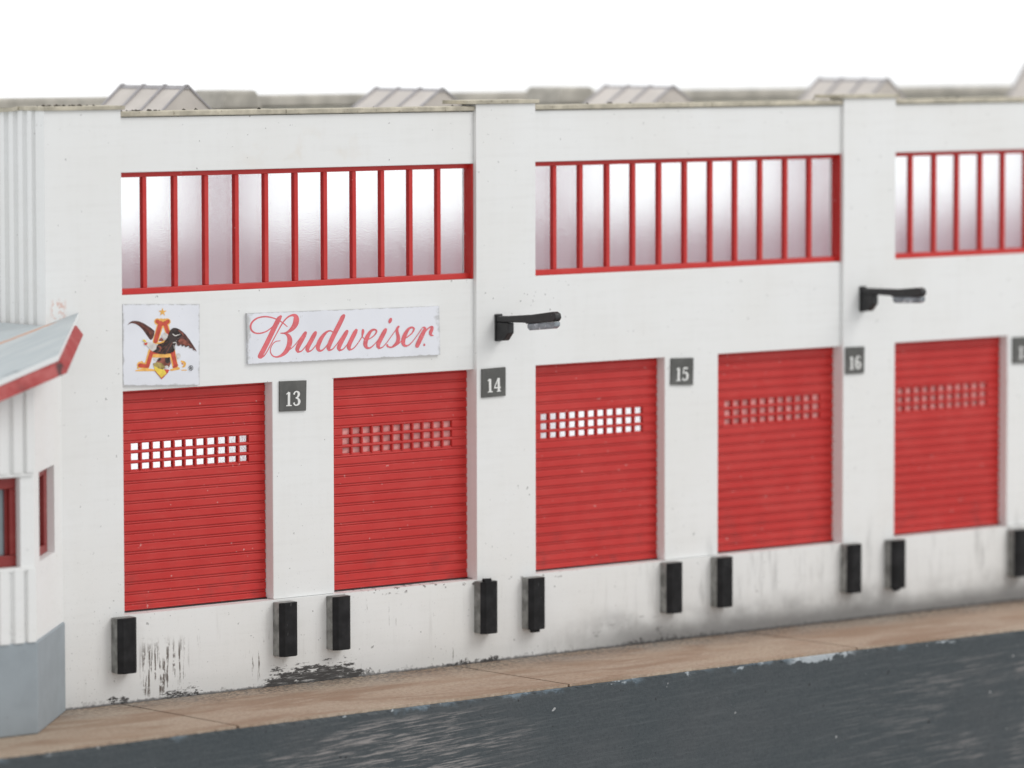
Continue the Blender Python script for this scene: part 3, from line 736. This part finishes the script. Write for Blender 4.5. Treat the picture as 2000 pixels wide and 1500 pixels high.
# script lettering
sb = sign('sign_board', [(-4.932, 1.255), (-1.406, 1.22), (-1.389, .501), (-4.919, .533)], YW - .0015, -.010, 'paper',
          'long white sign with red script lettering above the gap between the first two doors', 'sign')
fb = lambda u, v: (.0018806 * u - 8.01e-6 * v - 5.0631, -8.249e-5 * u - .00148124 * v + 1.42952)
k = Ink(fb, -.0110)
S = [
 [(450, 240, 9), (410, 206, 11), (360, 175, 12), (300, 153, 13), (235, 145, 14), (170, 158, 15), (122, 192, 17), (102, 235, 18), (112, 278, 17), (148, 303, 15), (200, 304, 14), (255, 284, 12), (300, 250, 9), (330, 215, 7)],
 [(388, 143, 26), (368, 170, 44), (330, 245, 46), (285, 340, 46), (240, 432, 46), (202, 505, 48), (190, 528, 44)],
 [(200, 540, 18), (228, 522, 12), (258, 480, 10), (300, 400, 10), (345, 315, 10), (390, 232, 12), (425, 180, 13), (462, 145, 15), (500, 130, 22), (528, 138, 40), (537, 170, 54), (528, 215, 54), (500, 258, 42), (460, 290, 24), (425, 302, 14), (388, 304, 10)],
 [(388, 304, 10), (430, 308, 16), (462, 330, 36), (475, 372, 48), (465, 430, 48), (438, 480, 42), (400, 515, 28), (355, 533, 16), (315, 525, 12), (292, 492, 10), (292, 450, 9), (312, 408, 9), (342, 384, 9), (382, 377, 7)],
 [(448, 478, 12), (490, 450, 9), (530, 410, 8), (575, 350, 8), (612, 305, 8)],
 [(625, 300, 30), (612, 325, 40), (585, 375, 42), (558, 425, 42), (546, 460, 38), (552, 480, 28)],
 [(552, 486, 18), (585, 478, 12), (620, 440, 9), (655, 390, 8), (700, 320, 8)],
 [(722, 298, 30), (710, 320, 40), (682, 372, 42), (655, 422, 42), (643, 458, 38), (648, 478, 28)],
 [(648, 484, 18), (680, 472, 11), (715, 435, 9), (745, 395, 8), (775, 352, 8)],
 [(892, 300, 8), (880, 285, 11), (855, 281, 14), (825, 296, 22), (790, 335, 34), (760, 388, 42), (745, 435, 40), (752, 466, 30), (775, 474, 18), (805, 455, 11), (840, 410, 8), (875, 355, 8), (898, 310, 7)],
 [(997, 132, 30), (985, 150, 42), (950, 222, 44), (905, 310, 44), (868, 388, 44), (848, 440, 40), (852, 465, 28)],
 [(852, 470, 18), (885, 460, 11), (925, 415, 9), (965, 355, 8), (1012, 288, 8)],
 [(1028, 285, 30), (1015, 308, 40), (985, 362, 42), (960, 412, 42), (948, 446, 38), (955, 466, 28)],
 [(955, 472, 18), (990, 460, 11), (1025, 420, 9), (1060, 365, 8), (1100, 300, 8)],
 [(1118, 275, 30), (1106, 298, 40), (1080, 350, 42), (1055, 402, 42), (1045, 440, 38), (1052, 460, 28)],
 [(1052, 466, 18), (1085, 456, 11), (1125, 415, 9), (1162, 360, 9), (1185, 315, 10), (1190, 285, 16), (1184, 272, 20)],
 [(1184, 272, 20), (1176, 300, 11), (1180, 340, 9), (1205, 362, 8)],
 [(1205, 372, 10), (1255, 355, 10), (1300, 320, 12), (1318, 285, 17), (1300, 268, 18), (1268, 278, 24), (1238, 318, 36), (1215, 370, 42), (1208, 415, 40), (1225, 446, 26), (1258, 445, 14), (1300, 410, 9), (1340, 360, 8), (1382, 295, 8)],
 [(1408, 268, 30), (1396, 290, 40), (1368, 342, 42), (1342, 394, 42), (1333, 428, 36), (1342, 446, 26)],
 [(1342, 452, 17), (1378, 440, 10), (1420, 395, 8), (1470, 325, 8), (1525, 250, 9)],
 [(1537, 238, 20), (1522, 262, 26), (1524, 300, 30), (1534, 345, 36), (1526, 390, 36), (1496, 424, 26), (1462, 442, 15), (1430, 434, 17), (1424, 420, 20)],
 [(1496, 428, 16), (1530, 412, 9), (1565, 380, 8), (1600, 340, 8)],
 [(1578, 368, 9), (1625, 340, 10), (1672, 300, 13), (1690, 262, 18), (1672, 246, 18), (1640, 258, 24), (1610, 300, 36), (1588, 350, 42), (1582, 395, 40), (1598, 425, 26), (1632, 424, 13), (1672, 390, 9), (1715, 335, 8), (1765, 262, 9)],
 [(1772, 250, 9), (1792, 246, 16), (1800, 262, 30), (1782, 300, 40), (1758, 350, 44), (1736, 396, 44), (1722, 428, 40)],
 [(1752, 375, 8), (1785, 320, 9), (1820, 268, 11), (1850, 244, 14), (1874, 242, 22), (1866, 272, 34), (1856, 300, 32), (1862, 322, 20), (1884, 326, 8)],
]
for s_ in S: k.stroke(s_)
k.disc(1453, 179, 17, 28, skew=.25); k.disc(1793, 418, 10, 13)
k.build('script_lettering', 'ink_red', sb)

# emblem: winged bird over a red and gold capital letter
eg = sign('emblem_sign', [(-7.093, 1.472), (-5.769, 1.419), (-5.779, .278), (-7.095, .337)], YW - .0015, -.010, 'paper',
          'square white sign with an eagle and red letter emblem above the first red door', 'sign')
fe = lambda u, v: (.00105957 * u - 7.67e-6 * v - 7.18253, -4.742e-5 * u - .00086112 * v + 1.57966)
EM = []; lay = [0]
def ink(mat, fn):
    lay[0] += 1; q = Ink(fe, -.0105 - lay[0] * .0007); fn(q); EM.append(q.build('emblem_print', mat, None))
def _lw(q): q.poly([(160, 460), (185, 425), (225, 398), (275, 389), (340, 396), (420, 428), (500, 478), (560, 520), (598, 552), (590, 620), (565, 680), (535, 704), (505, 672), (455, 600), (405, 532), (350, 478), (290, 438), (230, 428), (190, 440)])
ink('brown', _lw)
def _gold(q):
    for s_ in ([(705, 400, 108), (660, 560, 100), (612, 722, 92)], [(760, 400, 100), (790, 500, 92), (828, 620, 84)], [(645, 402, 112), (720, 430, 96), (805, 402, 112)],
               [(600, 752, 30), (690, 748, 30), (770, 712, 30)], [(540, 880, 92), (505, 1010, 90), (468, 1130, 90)], [(880, 870, 104), (905, 1000, 100), (935, 1135, 96)],
               [(540, 955, 62), (880, 955, 62)], [(470, 1130, 88), (365, 1105, 112)], [(290, 1198, 16), (440, 1185, 44), (610, 1192, 28)], [(865, 1190, 32), (990, 1165, 40)],
               [(1038, 1050, 30), (1085, 1075, 42), (1080, 1130, 34), (1050, 1140, 14)], [(1040, 1192, 14), (1115, 1192, 16)], [(330, 1150, 40), (390, 1060, 40)]):
        q.stroke(s_)
    c = [(725 + (72 if i % 2 == 0 else 28) * math.sin(math.pi * i / 5), 246 - (72 if i % 2 == 0 else 28) * math.cos(math.pi * i / 5)) for i in range(10)]
    q.poly(c)
ink('gold', _gold)
def _red(q):
    for s_ in ([(695, 425, 76), (655, 565, 70), (612, 722, 66)], [(765, 425, 66), (788, 500, 60), (818, 590, 54)], [(640, 398, 66), (690, 430, 60), (720, 438, 60), (770, 430, 60), (812, 398, 66)],
               [(548, 900, 64), (512, 1015, 62), (480, 1128, 60)], [(486, 1130, 54), (362, 1112, 70)], [(888, 880, 74), (912, 1005, 68), (938, 1120, 66)], [(556, 912, 36), (880, 900, 44)], [(910, 1140, 40), (970, 1110, 26)], [(1046, 1085, 18), (1052, 1096, 14)]):
        q.stroke(s_)
ink('ared', _red)
def _mid(q):
    q.poly([(660, 995), (740, 985), (845, 985), (862, 1080), (830, 1150), (760, 1165), (680, 1130), (620, 1060)])
    q.poly([(665, 700), (705, 655), (745, 700), (735, 716), (668, 718)])
ink('rust', _mid)
def _dark2(q): q.poly([(760, 990), (845, 980), (850, 1060), (800, 1090), (770, 1050)]); q.poly([(640, 1000), (700, 990), (690, 1040), (650, 1045)])
ink('darkb', _dark2)
def _ol(q): q.poly([(570, 1080), (640, 1060), (720, 1080), (760, 1130), (740, 1190), (640, 1170), (580, 1140)])
ink('olive', _ol)
def _yl(q): q.poly([(585, 1120), (680, 1170), (745, 1180), (800, 1240), (715, 1332), (655, 1270), (600, 1205)])
ink('yellow', _yl)
def _rd(q): q.poly([(750, 1175), (838, 1185), (812, 1235), (715, 1335), (700, 1320), (790, 1245)]); q.stroke([(600, 1200, 10), (712, 1335, 10)])
ink('ared', _rd)
def _hd(q):
    q.poly([(425, 770), (470, 735), (560, 742), (632, 775), (640, 830), (600, 860), (560, 885), (515, 850), (480, 800)])
    q.poly([(705, 625), (760, 575), (815, 610), (800, 660), (765, 700), (735, 670)])
    q.poly([(575, 1000), (650, 985), (655, 1010), (600, 1035)])
    q.disc(790, 1140, 32, 24); q.disc(985, 960, 34, 46)
ink('head', _hd)
def _bd(q):
    q.poly([(562, 892), (620, 850), (628, 800), (660, 765), (740, 742), (800, 665), (828, 590), (850, 540), (890, 506), (940, 502), (1000, 525), (1040, 560), (1085, 600),
            (1060, 640), (1000, 660), (960, 690), (945, 720), (925, 800), (930, 850), (905, 890), (850, 915), (760, 932), (660, 922)])
ink('darkb', _bd)
def _fe(q):
    for (a, b_) in (((235, 410), (545, 560)), ((300, 420), (560, 600)), ((380, 460), (560, 650)), ((450, 520), (545, 680))):
        q.stroke([(a[0], a[1], 5), ((a[0] + b_[0]) / 2 + 18, (a[1] + b_[1]) / 2 - 8, 9), (b_[0], b_[1], 5)])
    for (a, b_) in (((640, 900), (760, 800)), ((700, 912), (830, 760)), ((780, 918), (880, 740)), ((700, 780), (800, 720))): q.stroke([(*a, 6), (*b_, 6)])
ink('rust', _fe)
def _rw(q):
    q.poly([(985, 528), (1040, 556), (1095, 605), (1160, 690), (1220, 780), (1286, 888), (1236, 858), (1232, 872), (1212, 832), (1168, 834), (1150, 792), (1102, 818), (1078, 782), (1046, 806), (1026, 772), (985, 798), (942, 765), (960, 692), (1010, 655), (1050, 620)])
ink('brown', _rw)
def _rr(q): q.poly([(975, 715), (1020, 675), (1080, 690), (1140, 740), (1190, 800), (1140, 780), (1095, 795), (1060, 765), (1020, 770)]); q.stroke([(985, 545, 18), (1040, 590, 22), (1062, 625, 12)]); q.stroke([(640, 800, 22), (690, 820, 26), (680, 880, 18)])
ink('rust', _rr)
def _wf(q):
    q.stroke([(890, 602, 14), (930, 630, 16), (1005, 605, 10)]); q.stroke([(895, 745, 14), (935, 740, 14), (950, 775, 8)]); q.stroke([(905, 790, 10), (915, 845, 8)])
ink('head', _wf)
def _bk(q): q.poly([(392, 702), (425, 690), (462, 722), (440, 742)])
ink('yellow', _bk)
def _bk2(q): q.poly([(418, 752), (475, 738), (470, 775), (440, 786)])
ink('ared', _bk2)
def _r(q):
    ring = [(1185 + 33 * math.cos(a), 1158 + 40 * math.sin(a), 7) for a in [2 * math.pi * i / 14 for i in range(15)]]
    q.stroke(ring, cap=False)
    q.stroke([(1174, 1182, 9), (1174, 1135, 9)]); q.stroke([(1174, 1137, 8), (1195, 1140, 9), (1196, 1156, 9), (1176, 1160, 8)]); q.stroke([(1182, 1160, 9), (1200, 1182, 9)])
ink('blackink', _r)
bm = bmesh.new(); mats = []
for o in EM:
    mm_ = o.data.materials[0]
    if mm_ not in mats: mats.append(mm_)
    n0 = len(bm.faces); bm.from_mesh(o.data); bm.faces.ensure_lookup_table()
    for f in bm.faces[n0:]: f.material_index = mats.index(mm_)
for v in bm.verts: v.co -= eg.location
me = bpy.data.meshes.new('emblem'); bm.to_mesh(me); bm.free()
for mm_ in mats: me.materials.append(mm_)
for o in EM: bpy.data.objects.remove(o)
o = bpy.data.objects.new('emblem', me); COL.objects.link(o); o.parent = eg

# number plates
DIG = {
 '1': [[(.17, .93, .17), (.17, .05, .17)], [(-.02, .80, .05), (.10, .87, .09), (.15, .95, .09)], [(-.02, .035, .07), (.37, .035, .07)]],
 '3': [[(.04, .76, .13), (.10, .90, .09), (.24, .955, .09), (.37, .87, .15), (.38, .72, .16), (.30, .58, .11), (.17, .53, .07)], [(.17, .53, .07), (.325, .48, .11), (.42, .32, .18), (.39, .14, .15), (.25, .045, .09), (.10, .08, .09), (.04, .22, .13)]],
 '4': [[(.325, .95, .08), (.02, .30, .07)], [(.0, .285, .09), (.50, .285, .09)], [(.35, .94, .17), (.35, .05, .17)], [(.20, .035, .07), (.50, .035, .07)]],
 '5': [[(.08, .90, .13), (.42, .90, .13)], [(.085, .90, .07), (.065, .50, .07)], [(.065, .52, .07), (.20, .60, .09), (.35, .53, .14), (.41, .33, .18), (.36, .13, .14), (.22, .045, .09), (.08, .08, .09), (.04, .20, .13)]],
 '6': [[(.39, .80, .11), (.33, .93, .09), (.22, .95, .09), (.11, .82, .15), (.07, .50, .17), (.10, .20, .16), (.24, .045, .09), (.37, .14, .15), (.41, .32, .17), (.325, .52, .12), (.21, .56, .07), (.11, .46, .06)]],
 '7': [[(.02, .88, .15), (.45, .88, .15)], [(.42, .88, .09), (.25, .50, .13), (.17, .04, .19)]],
}
plates = [('13', [(-4.344, .256), (-3.863, .247), (-3.875, -.188), (-4.347, -.177)], YW), ('14', [(-.626, .255), (-.170, .264), (-.171, -.163), (-.627, -.170)], YP),
          ('15', [(3.21, .232), (3.667, .218), (3.657, -.20), (3.20, -.177)], YW), ('16', [(6.883, .237), (7.291, .231), (7.282, -.193), (6.885, -.19)], YP),
          ('17', [(10.75, .222), (11.284, .215), (11.288, -.224), (10.754, -.207)], YW)]
for num, cs, yw in plates:
    wl = {'13': 'between the first two red doors', '14': 'below the near wall lamp', '15': 'right of the third red door', '16': 'below the farther wall lamp', '17': 'at the far edge of the photo'}[num]
    pl = sign('number_plate', cs, yw - .001, yw - .027, 'plate', 'dark grey number plate with white %s %s' % (num, wl), 'number plate', 'numbered plates beside the doors')
    cx = sum(c[0] for c in cs) / 4; cz = sum(c[1] for c in cs) / 4; rot = math.atan2(cs[1][1] - cs[0][1], cs[1][0] - cs[0][0])
    H = .215; wd = .52 * H; tot = 1.08
    def fm(u, v): 
        a, b = (u - .47) * H * 1.18, (v - .5) * H - .035
        return (cx - .005 + a * math.cos(rot) - b * math.sin(rot), cz + a * math.sin(rot) + b * math.cos(rot))
    q = Ink(fm, yw - .0282)
    for j, dch in enumerate(num):
        for s_ in DIG[dch]: q.stroke([(a + (.02 if j == 0 else .50), b, w) for a, b, w in s_], cap=False)
    q.build('numerals', 'ink_white', pl)

# ------------------------------------------------------------------ light
w = bpy.data.worlds.new('World'); SC.world = w; w.use_nodes = True
t = w.node_tree; N, L = t.nodes, t.links; N.clear()
tc = N.new('ShaderNodeTexCoord'); sp = N.new('ShaderNodeSeparateXYZ'); L.new(tc.outputs['Generated'], sp.inputs[0])
def mr(v, a, b, lo, hi):
    n = N.new('ShaderNodeMapRange'); n.interpolation_type = 'SMOOTHSTEP'; L.new(v, n.inputs[0])
    for i, q in enumerate((a, b, lo, hi)): n.inputs[i + 1].default_value = q
    return n.outputs[0]
back = mr(sp.outputs[1], -.1, .35, .84, 1.16)       # bright white backdrop behind, dimmer room in front
up = mr(sp.outputs[2], -.75, -.16, .45, 1.0)
mm = N.new('ShaderNodeMath'); mm.operation = 'MULTIPLY'; L.new(back, mm.inputs[0]); L.new(up, mm.inputs[1])
bg = N.new('ShaderNodeBackground'); bg.inputs[0].default_value = (.985, .995, 1, 1); L.new(mm.outputs[0], bg.inputs[1])
ow = N.new('ShaderNodeOutputWorld'); L.new(bg.outputs[0], ow.inputs[0])
def area(name, loc, target, size, power, col):
    l = bpy.data.lights.new(name, 'AREA'); l.shape = 'SQUARE'; l.size = size; l.energy = power; l.color = col
    o = bpy.data.objects.new(name, l); COL.objects.link(o); o.location = loc
    o.rotation_euler = (Vector(target) - Vector(loc)).to_track_quat('-Z', 'Y').to_euler(); return o
area('softbox', (45, -55, 62), (0, 0, 0), 45, 32000, (1, .985, .96))

# ------------------------------------------------------------------ camera
cd = bpy.data.cameras.new('camera'); cam = bpy.data.objects.new('camera', cd); COL.objects.link(cam)
cd.sensor_width = 36; cd.lens = 9181.306 / 2000 * 36; cd.clip_start = 1; cd.clip_end = 2000
fw = Vector((.6445442, .7607798, -.0760059)); rt = Vector((.7629093, -.6465037, -.0015545)); up_ = Vector((.0503207, .0569837, .9971062))
m = Matrix((rt, up_, -fw)).transposed().to_4x4(); m.translation = Vector((-45.1180942, -53.25458426, 5.32041643))
cam.matrix_world = m
cd.dof.use_dof = True; cd.dof.focus_distance = 67.4; cd.dof.aperture_fstop = .165263 / .62
SC.camera = cam
SC.view_settings.view_transform = 'Standard'; SC.view_settings.look = 'None'; SC.view_settings.exposure = 0; SC.view_settings.gamma = 1
SC.render.engine = 'CYCLES'
SC.cycles.use_denoising = True
SC.cycles.max_bounces = 10; SC.cycles.transmission_bounces = 8; SC.cycles.glossy_bounces = 4
